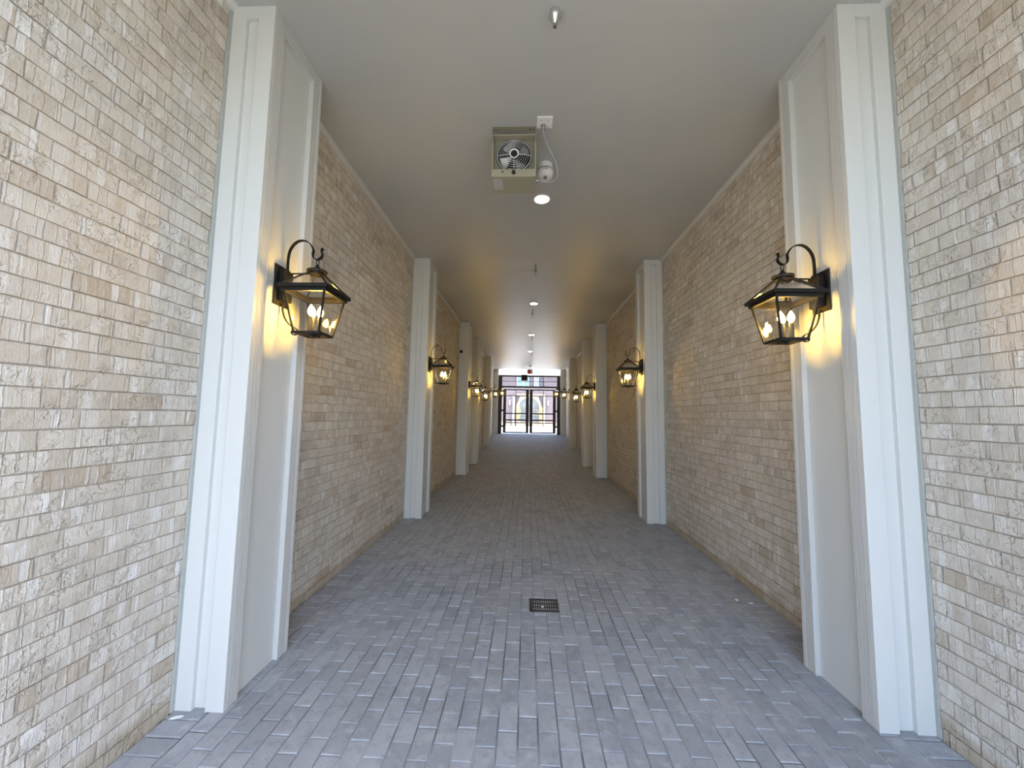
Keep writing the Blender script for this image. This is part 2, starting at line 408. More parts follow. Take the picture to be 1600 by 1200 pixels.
def brick_bay(name, side, ya, yb, n_parts):
    xw = XL if side < 0 else XR
    b = MB()
    if side < 0: b.box(xw - 0.3, xw - 0.011, ya, yb, -0.1, H + 0.02)
    else: b.box(xw + 0.011, xw + 0.3, ya, yb, -0.1, H + 0.02)
    wall = structure(b.build(name, M_MORTAR))
    items = []
    k = 0; z = ZC - CP
    while z < H - 0.03:
        zt = min(z + CP, H - 0.035)
        base = 2.138 if side > 0 else 1.907
        y = base - 40 * BL + (BL / 2 if k % 2 else 0) + rnd.uniform(-0.02, 0.02) + (rnd.choice((0, 0, 0.04, -0.04)) if side < 0 else 0)
        while y < yb:
            a, c = max(y, ya), min(y + BL, yb); y += BL
            if c - a < 0.025: continue
            items.append(((a + c) / 2, (z + zt) / 2, c - a, zt - z))
        z += CP; k += 1
    def size(t):
        p = (xw, t[0], t[1])
        if not in_view(p, 0) or t[1] < 0.02: return 0
        return t[2] * t[3] / project(p)[2] ** 3
    items.sort(key=size, reverse=True)
    if n_parts: n_parts = min(n_parts, sum(1 for t in items if size(t) > 0))
    rot = 0 if side < 0 else math.pi
    bulk = MB()
    for i, (yc, zc, L, h) in enumerate(items):
        dx = rnd.uniform(-0.003, 0.002)
        if i < n_parts:
            if abs(L - BL) < 1e-4 and abs(h - CP) < 1e-4: o = rnd.choice(BVAR).copy()
            else:
                q = MB(); v, f = brick_geo(L, h, rnd, True); q.add(v, f, rnd.random()); o = q.build('brick', M_BRICK, None, link=False)
            o.name = 'brick'; COL.objects.link(o); o.parent = wall
            o.location = (xw + dx, yc, zc); o.rotation_euler = (rnd.gauss(0, 0.004), 0, rot + rnd.gauss(0, 0.004))
        else:
            v, f = brick_geo(L, h, rnd, size((yc, zc, L, h)) > 0 and abs(yc) < 6.1)
            s = 1 if side < 0 else -1
            bulk.add([(xw + dx + s * p[0], yc + s * p[1], zc + p[2]) for p in v], f, rnd.random())
    if bulk.v:
        o = bulk.build('brick_courses', M_BRICK, wall, fix=False); o['kind'] = 'stuff'
    return wall
for side, P, nm, xp in ((-1, PL, 'left', XLP), (1, PR, 'right', XRP)):
    edges = [Y0] + [e for p in P for e in p]
    for i in range(6):
        ya, yb = edges[2 * i], edges[2 * i + 1]
        brick_bay('wall_' + nm, side, ya + (0 if i == 0 else -0.1), yb - 0.018, 300 if i < 2 else 0)
    # solid wall behind the pilasters
    for (ya, yb) in P:
        b = MB()
        if side < 0: b.box(XL - 0.3, XL - 0.004, ya - 0.017, yb - 0.101, -0.1, H + 0.02)
        else: b.box(XR + 0.004, XR + 0.3, ya - 0.017, yb - 0.101, -0.1, H + 0.02)
        structure(b.build('wall_' + nm, M_MORTAR))

# ------------------------------------------------------------------ crown trim at the ceiling between pilasters
tn = 0
for side, P, xw in ((-1, PL, XL), (1, PR, XR)):
    edges = [Y0] + [e for p in P for e in p]
    for i in range(6):
        ya, yb = edges[2 * i], edges[2 * i + 1]; s = -side; tn += 1
        pts = [(0, 0), (0.045, 0), (0.045, -0.012), (0.03, -0.018), (0.018, -0.034), (0.016, -0.048), (0, -0.048)]
        v = [(xw + s * (a - 0.002), ya, H + b) for a, b in pts] + [(xw + s * (a - 0.002), yb, H + b) for a, b in pts]
        n = len(pts); f = [(j, (j + 1) % n, n + (j + 1) % n, n + j) for j in range(n)] + [tuple(range(n)), tuple(range(2 * n - 1, n - 1, -1))]
        structure(MB().add(v, f).build('trim_%d' % tn, M_CROWN))

# ------------------------------------------------------------------ pilasters
ORD = ['first', 'second', 'third', 'fourth', 'fifth', 'last']
def pilaster(side, idx, ya, yb):
    s = -side                                     # +1: faces +x (left wall)
    xb, xf = (XL, XLP) if side < 0 else (XR, XRP)
    z0 = ramp(ya); z1 = ramp(yb); root = empty('pilaster', (xb, ya, z0))
    word = 'left' if side < 0 else 'right'
    where = {0: 'nearest the open entrance, tallest in view', 1: 'second from the open entrance', 2: 'third from the open entrance', 3: 'fourth, close behind the third', 4: 'fifth, standing on the rising floor', 5: 'last, holding the gate'}[idx]
    tag(root, 'white boarded pilaster on %s brick wall, %s' % (word, where), 'pilaster', 'white pilasters along the passage')
    wd = abs(xf - xb)
    def B(name, material, u0, u1, va, vb, za, zb, bev=0.002, zslope=True):     # u: out from wall, v: along the wall
        X0, X1 = sorted((s * u0, s * u1))
        b = MB().box(X0, X1, va, vb, za, zb)
        if zslope:
            b.v = [(p[0], p[1], p[2] + (ramp(ya + p[1]) - z0 if abs(p[2] - za) < 1e-6 and za < 0.1 else 0)) for p in b.v]
        return b.build(name, material, root, bevel=bev)
    D = yb - ya; hh = H - z0
    d1, d2 = 0.030, 0.036
    B('core', M_WHITE, 0.0, wd - d2, d1, D - d1, 0.0, hh, 0)
    # front face (towards the entrance): two boards either side of a narrow channel, a top rail
    B('front_board', M_WHITE, 0.0, 0.098, 0, d1, 0.0, hh)
    B('front_board', M_WHITE, wd - 0.105, wd, 0, d1, 0.0, hh)
    B('channel_panel', M_WHITE, 0.098, wd - 0.105, d1 - 0.004, d1, 0.012, hh - 0.085, 0)
    B('front_rail', M_WHITE, 0.098, wd - 0.105, 0, d1, hh - 0.085, hh)
    # rear face
    B('rear_board', M_WHITE, 0.0, 0.098, D - d1, D, 0.0, hh)
    B('rear_board', M_WHITE, wd - 0.105, wd, D - d1, D, 0.0, hh)
    B('rear_rail', M_WHITE, 0.098, wd - 0.105, D - d1, D, hh - 0.085, hh)
    # face towards the passage: two grained boards, recessed panel, top rail
    B('side_board', M_GRAIN, wd - d2, wd - 0.0005, d1, 0.107, 0.0, hh)
    B('side_board', M_GRAIN, wd - d2, wd - 0.0005, D - 0.107, D - d1, 0.0, hh)
    B('side_rail', M_GRAIN, wd - d2, wd - 0.001, 0.107, D - 0.107, hh - 0.095, hh)
    B('side_panel', M_WHITE, wd - d2 - 0.004, wd - d2 + 0.002, 0.107, D - 0.107, 0.0, hh - 0.095, 0)
    o = B('sealant_strip', M_SEAL, -0.008, 0.006, -0.019, 0.001, 0.0, hh, 0)
    o['label'] = 'grey sealant strip'
    return root
for i in range(6):
    pilaster(-1, i, *PL[i]); pilaster(1, i, *PR[i])

# ------------------------------------------------------------------ wall lanterns (built facing +x from the origin of the plate; z measured from lantern foot)
def smooth_curve(P, n=6):
    out = []
    for i in range(len(P) - 1):
        p0, p1, p2, p3 = P[max(i - 1, 0)], P[i], P[i + 1], P[min(i + 2, len(P) - 1)]
        for k in range(n):
            t = k / n
            out.append(tuple(0.5 * ((2 * p1[j]) + (-p0[j] + p2[j]) * t + (2 * p0[j] - 5 * p1[j] + 4 * p2[j] - p3[j]) * t * t + (-p0[j] + 3 * p1[j] - 3 * p2[j] + p3[j]) * t ** 3) for j in range(3)))
    return out + [tuple(P[-1])]
def make_lantern():
    root = empty('wall_lantern', (0, 0, 0)); LX = 0.245
    b = MB().box(0, 0.012, -0.075, 0.075, 0.205, 0.475); b.build('back_plate', M_IRON, root, bevel=0.003)
    b = MB().box(0.012, 0.055, -0.045, 0.045, 0.235, 0.445); b.build('junction_box', M_IRON, root, bevel=0.004)
    top = [(0.040, 0, 0.44), (0.040, 0, 0.54), (0.052, 0, 0.60), (0.085, 0, 0.645), (0.130, 0, 0.662), (0.178, 0, 0.645), (0.209, 0, 0.60), (0.208, 0, 0.565), (0.216, 0, 0.54), (0.240, 0, 0.527), (0.265, 0, 0.540), (0.275, 0, 0.562), (0.268, 0, 0.583), (0.272, 0, 0.605), (0.280, 0, 0.598)]
    MB().strap(smooth_curve(top), 0.022, 0.006).build('scroll_arm', M_IRON, root, smooth=True)
    MB().tube([(0.05, 0, 0.430), (LX, 0, 0.430)], 0.006).build('stay_rod', M_IRON, root, smooth=True)
    low = [(0.022, 0, 0.22), (0.026, 0, 0.17), (0.048, 0, 0.115), (0.085, 0, 0.075), (0.118, 0, 0.058), (0.135, 0, 0.038), (0.128, 0, 0.016), (0.108, 0, 0.012), (0.096, 0, 0.026), (0.102, 0, 0.042)]
    MB().strap(smooth_curve(low), 0.016, 0.005).build('scroll_foot', M_IRON, root, smooth=True)
    ring = [(LX, 0.017 * math.cos(a), 0.511 + 0.021 * math.sin(a)) for a in [2 * math.pi * k / 16 for k in range(16)]]
    MB().tube(ring, 0.0028, 6, True).build('hanging_ring', M_IRON, root, smooth=True)
    MB().lathe([(0.0, 0.49), (0.008, 0.49), (0.012, 0.478), (0.020, 0.470), (0.026, 0.458), (0.064, 0.448), (0.064, 0.440), (0.048, 0.438), (0.048, 0.420), (0.0, 0.420)], 28, (LX, 0, 0)).build('cap', M_IRON, root, smooth=True)
    zt, zr, zb = 0.268, 0.312, 0.010                         # body top, rim top, body bottom
    at, ar, ab, ac = 0.134, 0.162, 0.086, 0.033
    def C(a, sx, sy_, z): return Vector((LX + sx * a, sy_ * a, z))
    # rim: an eave frame
    b = MB()
    for z0, z1, a, w in ((zt, zt + 0.022, 0.145, 0.022), (zt + 0.022, zr, ar, 0.030)):
        b.box(LX - a, LX + a, -a, -a + w, z0, z1); b.box(LX - a, LX + a, a - w, a, z0, z1); b.box(LX - a, LX - a + w, -a + w, a - w, z0, z1); b.box(LX + a - w, LX + a, -a + w, a - w, z0, z1)
    b.build('eave_frame', M_IRON, root)
    for sx, sy_ in ((1, 1), (1, -1), (-1, 1), (-1, -1)):
        MB().bar(C(ar - 0.008, sx, sy_, zr - 0.004), C(ac, sx, sy_, 0.430), 0.010).build('roof_rib', M_IRON, root)
        MB().bar(C(ab - 0.004, sx, sy_, zb), C(at - 0.004, sx, sy_, zt + 0.004), 0.011).build('corner_bar', M_IRON, root)
    b = MB(); w = 0.012; a = ab
    b.box(LX - a, LX + a, -a, -a + w, zb - 0.004, zb + 0.012); b.box(LX - a, LX + a, a - w, a, zb - 0.004, zb + 0.012); b.box(LX - a, LX - a + w, -a + w, a - w, zb - 0.004, zb + 0.012); b.box(LX + a - w, LX + a, -a + w, a - w, zb - 0.004, zb + 0.012)
    b.box(LX - 0.006, LX + 0.006, -a + w, a - w, zb - 0.002, zb + 0.006)
    b.build('base_frame', M_IRON, root)
    for sx, sy_ in ((1, 0), (-1, 0), (0, 1), (0, -1)):
        q = (-1, 1)
        def side_pts(a, z): return [Vector((LX + (sx * a if sx else t * a), (sy_ * a if sy_ else t * a), z)) for t in q]
        lo, hi = side_pts(ab - 0.005, zb + 0.006), side_pts(at - 0.005, zt + 0.002)
        MB().add([lo[0], lo[1], hi[1], hi[0]], [(0, 1, 2, 3)]).build('glass_pane', M_GLASS, root, fix=False)
        lo, hi = side_pts(ar - 0.014, zr - 0.002), side_pts(ac, 0.424)
        MB().add([lo[0], lo[1], hi[1], hi[0]], [(0, 1, 2, 3)]).build('roof_pane', M_GLASS, root, fix=False)
    MB().lathe([(0.0, -0.012), (0.008, -0.010), (0.010, 0.0), (0.030, 0.008), (0.058, 0.014), (0.058, 0.022), (0.0, 0.022)], 20, (LX, 0, 0)).build('candle_tray', M_IRON, root, smooth=True)
    for k in range(3):
        a = 2 * math.pi * k / 3 + 0.35; cx_, cy_ = LX + 0.034 * math.cos(a), 0.034 * math.sin(a)
        cs = MB().lathe([(0.0145, 0.022), (0.0145, 0.126), (0.009, 0.130), (0.009, 0.135)], 12, (cx_, cy_, 0)).build('candle_sleeve', M_SLEEVE, root, smooth=True)
        MB().lathe([(0.007, 0.134), (0.017, 0.148), (0.020, 0.163), (0.016, 0.182), (0.008, 0.198), (0.002, 0.208)], 10, (cx_, cy_, 0)).build('bulb', M_BULB, cs, smooth=True)
    return root
lantern0 = make_lantern()
first = True
place = ['on the first pilaster from the entrance', 'on the second pilaster from the entrance', 'on the third pilaster from the entrance',
         'on the fourth pilaster, low and close behind the third lantern', 'on the fifth pilaster, above the rising floor', 'on the last pilaster, beside the gate post']
for side, P, xf in ((-1, PL, XLP), (1, PR, XRP)):
    for i, (ya, yb) in enumerate(P):
        o = lantern0 if first else copy_tree(lantern0); first = False
        yc = (ya + yb) / 2; xpan = xf + (-0.032 if side < 0 else 0.032)
        o.location = (xpan, yc, 2.145 + ramp(yc) - (0.03 if i == 3 else 0)); o.rotation_euler = (0, 0, 0 if side < 0 else math.pi)
        tag(o, 'lit black %s lantern %s' % ('left-wall' if side < 0 else 'right-wall', place[i]), 'lantern', 'lit wall lanterns along the passage')

# ------------------------------------------------------------------ ceiling fittings
def unit_heater():
    r = empty('unit_heater', (-0.146, 3.2, H)); X0, X1 = -0.199, 0.199; Zb, Zt = -0.453, -0.048; Yd = 0.25; t = 0.012
    b = MB()
    b.box(X0, X0 + t, 0, Yd, Zb, Zt); b.box(X1 - t, X1, 0, Yd, Zb, Zt); b.box(X0 + t, X1 - t, 0, Yd, Zt - t, Zt); b.box(X0 + t, X1 - t, 0.012, Yd, Zb, Zb + t); b.box(X0 + t, X1 - t, Yd - t, Yd, Zb + t, Zt - t)
    b.build('housing', M_TAN, r)
    MB().box(X0 + t, X1 - t, 0.075, 0.08, Zb + t, Zt - t).build('fan_panel', M_TAND, r)
    fr = MB().box(X0, X1, -0.003, 0.012, Zb, Zb + 0.072).build('control_rail', M_TAN, r, bevel=0.002)
    MB().lathe([(0.0, -0.028), (0.013, -0.028), (0.015, -0.004), (0.019, -0.003)], 16, (0.0, 0, Zb + 0.036), 'y').build('thermostat_knob', M_BLACK, fr, smooth=True)
    MB().lathe([(0.0, -0.006), (0.007, -0.006), (0.008, -0.003)], 10, (-0.1, 0, Zb + 0.046), 'y').build('hole_plug', M_BLACK, fr)
    cz = -0.222
    MB().lathe([(0.150, 0.072), (0.150, 0.045), (0.162, 0.045), (0.162, 0.072)], 40, (0, 0, cz), 'y').build('fan_ring', M_STEEL, r, smooth=True)
    MB().lathe([(0.0, 0.0735), (0.15, 0.0735)], 40, (0, 0, cz), 'y').build('fan_opening', M_BLACK, r)
    for k in range(4):
        a0 = 2 * math.pi * k / 4 + 0.55; v = []
        for ii in range(5):
            for jj in range(6):
                rr = 0.03 + 0.105 * ii / 4; aa = a0 + (jj / 5 - 0.5) * (0.5 + 0.3 * ii / 4)
                v.append((rr * math.cos(aa), 0.06 + 0.024 * (jj / 5 - 0.5), cz + rr * math.sin(aa)))
        f = [(ii * 6 + jj, ii * 6 + jj + 1, ii * 6 + jj + 7, ii * 6 + jj + 6) for ii in range(4) for jj in range(5)]
        MB().add(v, f).build('fan_blade', M_BLADE, r, smooth=True, fix=False)
    g = MB()
    for k in range(6):
        rr = 0.058 + k * 0.0185
        g.tube([(rr * math.cos(a), 0.028 + 0.018 * (k / 5) ** 2, cz + rr * math.sin(a)) for a in [2 * math.pi * j / 40 for j in range(40)]], 0.0023, 5, True)
    for k in range(4):
        a = math.pi / 2 * k
        g.tube([(0.03 * math.cos(a), 0.026, cz + 0.03 * math.sin(a)), (0.09 * math.cos(a), 0.028, cz + 0.09 * math.sin(a)), (0.155 * math.cos(a), 0.046, cz + 0.155 * math.sin(a))], 0.0034, 5)
    o = g.build('fan_guard', M_WIRE, r, smooth=True)
    MB().lathe([(0.030, 0.024), (0.044, 0.018), (0.044, 0.030), (0.030, 0.032)], 28, (0, 0, cz + 0.006), 'y').build('hub_ring', M_PLAST, r, smooth=True)
    MB().lathe([(0.0, 0.012), (0.026, 0.012), (0.031, 0.02), (0.031, 0.05)], 24, (0, 0, cz + 0.006), 'y').build('motor_hub', M_BLACK, r, smooth=True)
    for sx, sz in ((-1, 1), (1, 1), (-1, -1), (1, -1)):
        MB().lathe([(0.0, 0.055), (0.009, 0.056), (0.012, 0.066), (0.012, 0.075)], 10, (sx * 0.133, 0, cz + sz * (0.09 if sz > 0 else 0.148)), 'y').build('mounting_bolt', M_STEEL, r, smooth=True)
    b = MB(); b.box(X0 + 0.004, X1 - 0.004, -0.035, 0.02, -0.006, -0.001); b.box(X0 + 0.004, X0 + 0.008, -0.03, 0.02, -0.12, -0.006); b.box(X1 - 0.008, X1 - 0.004, -0.03, 0.02, -0.12, -0.006)
    br = b.build('mounting_bracket', M_TAND, r)
    for sx in (-1, 1): MB().lathe([(0.0, -0.011), (0.006, -0.010), (0.007, -0.006)], 8, (sx * 0.143, -0.01, 0)).build('screw', M_CHROME, br)
    MB().box(X0 + 0.010, X0 + 0.096, 0.03, 0.19, Zb - 0.0012, Zb).build('rating_sticker', M_STICK, r)
    MB().lathe([(0.014, 0.0), (0.016, 0.0), (0.016, 0.03), (0.012, 0.034)], 12, (X1, 0.13, Zb + 0.045), 'x').build('cable_gland', M_STEEL, r, smooth=True)
    tag(r, 'tan metal fan heater with wire guard hanging from ceiling', 'heater')
unit_heater()
def junction_plate():
    r = empty('junction_box', (0.125, 3.118, H))
    MB().box(-0.068, 0.068, -0.065, 0.065, -0.012, 0.0).build('cover_plate', M_PLAST, r, bevel=0.003)
    for p in ((-0.03, -0.03), (0.028, -0.03), (0.03, 0.045)): MB().lathe([(0.0, -0.015), (0.005, -0.014), (0.006, -0.012)], 8, (*p, 0)).build('screw', M_STEEL, r)
    MB().lathe([(0.013, -0.045), (0.017, -0.04), (0.017, -0.020), (0.021, -0.018), (0.021, -0.012)], 14, (-0.012, 0.028, 0)).build('conduit_fitting', M_STEEL, r, smooth=True)
    tag(r, 'white square electrical cover plate on ceiling feeding the fan heater', 'electrical box')
    pts = [(0.113, 3.146, H - 0.04), (0.118, 3.15, H - 0.09), (0.145, 3.16, H - 0.17), (0.19, 3.18, H - 0.25), (0.232, 3.21, H - 0.33), (0.250, 3.25, H - 0.395), (0.238, 3.29, H - 0.425), (0.19, 3.32, H - 0.43), (0.13, 3.33, H - 0.417), (0.090, 3.33, H - 0.408)]
    o = MB().tube(smooth_curve(pts, 5), 0.010, 10).build('flexible_conduit', M_GREYC, None, smooth=True)
    tag(o, 'grey flexible conduit looping from cover plate to fan heater', 'cable')
junction_plate()
def alarm():
    r = empty('smoke_alarm', (0.158, 3.70, H))
    MB().lathe([(0.0, 0.0), (0.075, 0.0), (0.077, -0.055), (0.076, -0.062)], 32).build('mounting_base', M_PLAST, r, smooth=True)
    MB().lathe([(0.076, -0.058), (0.079, -0.058), (0.079, -0.066), (0.076, -0.066)], 32).build('shadow_gap_ring', M_BLACK, r, smooth=True)
    body = MB().lathe([(0.078, -0.064), (0.084, -0.072), (0.084, -0.096), (0.074, -0.125), (0.045, -0.145), (0.02, -0.150), (0.0, -0.151)], 32).build('alarm_body', M_PLAST, r, smooth=True)
    MB().lathe([(0.018, -0.140), (0.020, -0.158), (0.012, -0.166), (0.0, -0.168)], 16, (0.0, -0.03, 0)).build('strobe_lens', M_STEEL, body, smooth=True)
    cu = bpy.data.curves.new('lettering', 'FONT'); cu.body = 'FIRE'; cu.size = 0.028; cu.align_x = 'CENTER'; cu.extrude = 0.0006
    tmp = bpy.data.objects.new('lettering', cu); COL.objects.link(tmp)
    bpy.context.view_layer.update()
    me = bpy.data.meshes.new_from_object(tmp.evaluated_get(bpy.context.evaluated_depsgraph_get())); bpy.data.objects.remove(tmp)
    t = bpy.data.objects.new('lettering', me); COL.objects.link(t); me.materials.clear(); me.materials.append(M_RED)
    for v in me.vertices:                          # wrap the word round the drum
        a = v.co.x / 0.085; rr = 0.0846 + v.co.z; v.co = Vector((rr * math.sin(a), -rr * math.cos(a), -0.097 + v.co.y))
    t.parent = body; t['label'] = 'red FIRE lettering'
    tag(r, 'round white fire alarm on ceiling beside the fan heater', 'alarm')
alarm()
dl0 = empty('downlight', (0, 0, 0))
MB().lathe([(0.084, -0.0005), (0.086, -0.006), (0.100, -0.007), (0.106, -0.001)], 40).build('trim_ring', M_PLAST, dl0, smooth=True)
MB().lathe([(0.0, -0.004), (0.086, -0.004)], 40).build('lens', M_LED, dl0, fix=False)
for i, (x, y, w) in enumerate(((0.147, 4.31, 'nearest, just behind the fan heater'), (0.131, 8.54, 'second along the ceiling'), (0.120, 11.96, 'third along the ceiling'), (0.113, 15.09, 'farthest along the ceiling'))):
    o = dl0 if i == 0 else copy_tree(dl0); o.location = (x, y, H)
    tag(o, 'round lit recessed ceiling downlight, ' + w, 'downlight', 'recessed ceiling downlights')
def sprinkler(x, y, label, big):
    r = empty('fire_sprinkler', (x, y, H))
    if big:
        MB().lathe([(0.0, 0.0), (0.024, 0.0), (0.034, -0.012), (0.038, -0.030), (0.038, -0.052), (0.030, -0.062), (0.020, -0.085), (0.008, -0.098), (0.008, -0.104)], 24).build('escutcheon', M_CHROME, r, smooth=True)
        b = MB()
        for sx in (-1, 1): b.tube([(sx * 0.018, 0, -0.085), (sx * 0.014, 0, -0.105), (0, 0, -0.114)], 0.003, 6)
        b.build('frame_arms', M_CHROME, r, smooth=True)
        MB().lathe([(0.0, -0.112), (0.012, -0.113), (0.012, -0.121), (0.0, -0.122)], 14).build('deflector', M_STEEL, r, smooth=True)
    else:
        MB().tube([(0, 0, 0), (0, 0, -0.11)], 0.011, 10).build('drop_pipe', M_STEEL, r, smooth=True)
        MB().lathe([(0.0, -0.10), (0.012, -0.10), (0.036, -0.115), (0.036, -0.122), (0.014, -0.135), (0.012, -0.165), (0.004, -0.20), (0.0, -0.20)], 18).build('escutcheon', M_STEEL, r, smooth=True)
        MB().lathe([(0.0, -0.197), (0.017, -0.198), (0.017, -0.203), (0.0, -0.204)], 14).build('deflector', M_STEEL, r, smooth=True)
    tag(r, label, 'sprinkler', 'pendent fire sprinklers')
sprinkler(0.146, 2.20, 'chrome pendent sprinkler head on ceiling in front of the fan heater', True)
sprinkler(0.121, 6.25, 'pendent sprinkler head between first and second downlights', False)
sprinkler(0.110, 9.00, 'pendent sprinkler head just behind the second downlight', False)
sprinkler(0.140, 11.80, 'small pendent sprinkler head close by the third downlight', False)
sprinkler(0.172, 14.95, 'small pendent sprinkler head close by the farthest downlight', False)

r = empty('hanging_sign', (0.15, 19.6, H))
MB().box(-0.08, 0.08, -0.08, 0.08, -0.05, 0).build('canopy', M_STEEL, r, bevel=0.004)
MB().tube([(0, 0, -0.05), (0, 0, -0.19)], 0.009, 8).build('stem', M_STEEL, r)
MB().box(-0.14, 0.14, -0.02, 0.02, -0.42, -0.19).build('sign_panel', M_PLAST, r, bevel=0.004)
MB().box(-0.138, 0.02, -0.024, -0.02, -0.415, -0.20).build('red_face', M_RED, r)
tag(r, 'small red and white sign hung on a stem from ceiling before the gate', 'sign')
r = empty('hanging_box', (-0.15, 20.7, H))
b = MB(); b.box(-0.17, 0.17, -0.10, 0.10, -0.012, 0); b.box(-0.16, -0.15, -0.02, 0.02, -0.40, -0.012); b.box(0.15, 0.16, -0.02, 0.02, -0.40, -0.012)
b.build('bracket', M_STEEL, r)
MB().box(-0.172, 0.172, -0.10, 0.12, -0.69, -0.36).build('case', M_BLACK, r, bevel=0.006)
MB().box(-0.13, 0.13, -0.106, -0.10, -0.65, -0.40).build('front_grille', M_IRON, r, bevel=0.002)
tag(r, 'black square box hung from ceiling in front of the gate transom', 'box')
r = empty('security_camera', (-1.86, 10.305, 3.38))
MB().lathe([(0.0, 0.0), (0.055, 0.0), (0.055, -0.03), (0.048, -0.04)], 24, (0, 0, 0), 'y').build('camera_base', M_PLAST, r, smooth=True)
MB().lathe([(0.045, -0.04), (0.046, -0.06), (0.036, -0.085), (0.018, -0.10), (0.0, -0.104)], 20, (0.02, 0, 0), 'y').build('dome', M_BLACK, r, smooth=True)
tag(r, 'small black and white dome camera high on the third left pilaster', 'camera')

# ------------------------------------------------------------------ floor drain and litter
r = empty('floor_drain', ((DR[0] + DR[1]) / 2, (DR[2] + DR[3]) / 2, 0)); a, c = (DR[1] - DR[0]) / 2 - 0.002, (DR[3] - DR[2]) / 2 - 0.002
b = MB(); w = 0.022
b.box(-a, a, -c, -c + w, -0.03, -0.001); b.box(-a, a, c - w, c, -0.03, -0.001); b.box(-a, -a + w, -c + w, c - w, -0.03, -0.001); b.box(a - w, a, -c + w, c - w, -0.03, -0.001)
b.build('drain_frame', M_CAST, r)
MB().box(-a + w, a - w, -c + w, c - w, -0.036, -0.03).build('sump', M_BLACK, r)
iy = c - w
for k in (-1, 1): MB().box(-a + w, a - w, k * iy / 3 - 0.006, k * iy / 3 + 0.006, -0.022, -0.003).build('cross_bar', M_CAST, r)
nb = 11
for k in range(nb):
    x = -a + w + (2 * a - 2 * w) * (k + 0.5) / nb
    MB().box(x - 0.0045, x + 0.0045, -iy, iy, -0.024, -0.005).build('grate_bar', M_CAST, r)
tag(r, 'black cast iron floor drain grate set in grey pavers', 'drain')
def scrap(name, x, y, w, h, label, rot=0.0, z=None, mt=None):
    v = []
    n = 7
    for k in range(n):
        t = 2 * math.pi * k / n; rr = rnd.uniform(0.7, 1.1); v.append((w * rr * math.cos(t), h * rr * math.sin(t), 0.0))
    v += [(p[0] * 0.8, p[1] * 0.8, 0.004 + rnd.uniform(0, 0.003)) for p in v]
    f = [tuple(range(n))[::-1], tuple(range(n, 2 * n))] + [(k, (k + 1) % n, n + (k + 1) % n, n + k) for k in range(n)]
    o = MB().add(v, f).build(name, mt or M_PAPER); o.location = (x, y, (0.0016 if z is None else z)); o.rotation_euler = (0, 0, rot)
    tag(o, label, 'litter')
scrap('paper_scrap', -1.855, 2.085, 0.035, 0.012, 'white scrap lying at the foot of the first left pilaster', 0.35)
scrap('stone_chip', 1.94, 3.66, 0.022, 0.018, 'larger pale chip near the right wall border pavers', 0.8)
scrap('stone_chip', 2.03, 3.60, 0.022, 0.010, 'thin pale sliver beside the larger chip by right wall', -0.6)
scrap('stone_chip', 0.158, 3.405, 0.013, 0.009, 'white chip lying on the drain grate', 0.3, 0.0)
scrap('stone_chip', -1.00, 4.55, 0.012, 0.010, 'tiny white chip on pavers between first and second left pilasters', 0.3)

# ------------------------------------------------------------------ gate at the far end
GY = 21.55; gz = ramp(GY)
g = empty('entrance_gate', (0.14, GY, gz))
def gb(name, x0, x1, z0, z1, parent=g, d=0.05, yo=0.0, material=None):
    return MB().box(x0 - 0.14, x1 - 0.14, yo - d / 2, yo + d / 2, z0 - gz, z1 - gz).build(name, material or M_GATE, parent)
gb('post', -1.628, -1.435, gz - 0.01, 3.93, d=0.15); gb('post', 1.716, 1.884, gz - 0.01, 3.93, d=0.15)
gb('top_beam', -1.435, 1.716, 3.835, 3.93, d=0.1); gb('transom_beam', -1.435, 1.716, 3.205, 3.305, d=0.12)
gb('transom_bar', -1.435, 1.716, 3.564, 3.594, d=0.02)
for x in (-0.629, 0.144, 0.939): gb('transom_bar', x - 0.018, x + 0.018, 3.305, 3.85, d=0.02)
def leaf(xa, xb, sl, sr_, xm):
    lf = gb('gate_leaf', xa, xa + sl, 0.625, 3.125)
    def sub(name, x0, x1, z0, z1, d=0.04): 
        return gb(name, x0, x1, z0, z1, lf, d)
    sub('stile', xb - sr_, xb, 0.625, 3.125, 0.05)
    sub('top_rail', xa + sl, xb - sr_, 3.06, 3.125); sub('bottom_rail', xa + sl, xb - sr_, 0.625, 0.70)
    for z, t in ((1.209, 0.045), (1.368, 0.072), (1.735, 0.070), (2.749, 0.045)): sub('cross_rail', xa + sl, xb - sr_, z - t / 2, z + t / 2)
    sub('upright_bar', xm - 0.016, xm + 0.016, 0.70, 3.06, 0.02)
    return lf
leaf(-1.352, 0.115, 0.165, 0.165, -0.63); leaf(0.160, 1.650, 0.165, 0.165, 0.94)
for x in (-1.39, 1.68):
    for z in (1.0, 1.9, 2.9): gb('hinge', x - 0.05, x + 0.05, z - 0.05, z + 0.05, d=0.03, material=M_GATE)
for x, s in ((0.05, -1), (0.23, 1)):
    gb('closer_arm', min(x, x + s * 0.33), max(x, x + s * 0.33), 3.150, 3.172, d=0.03, yo=-0.06, material=M_CHROME)
tag(g, 'tall black steel double gate with barred transom at passage end', 'gate')

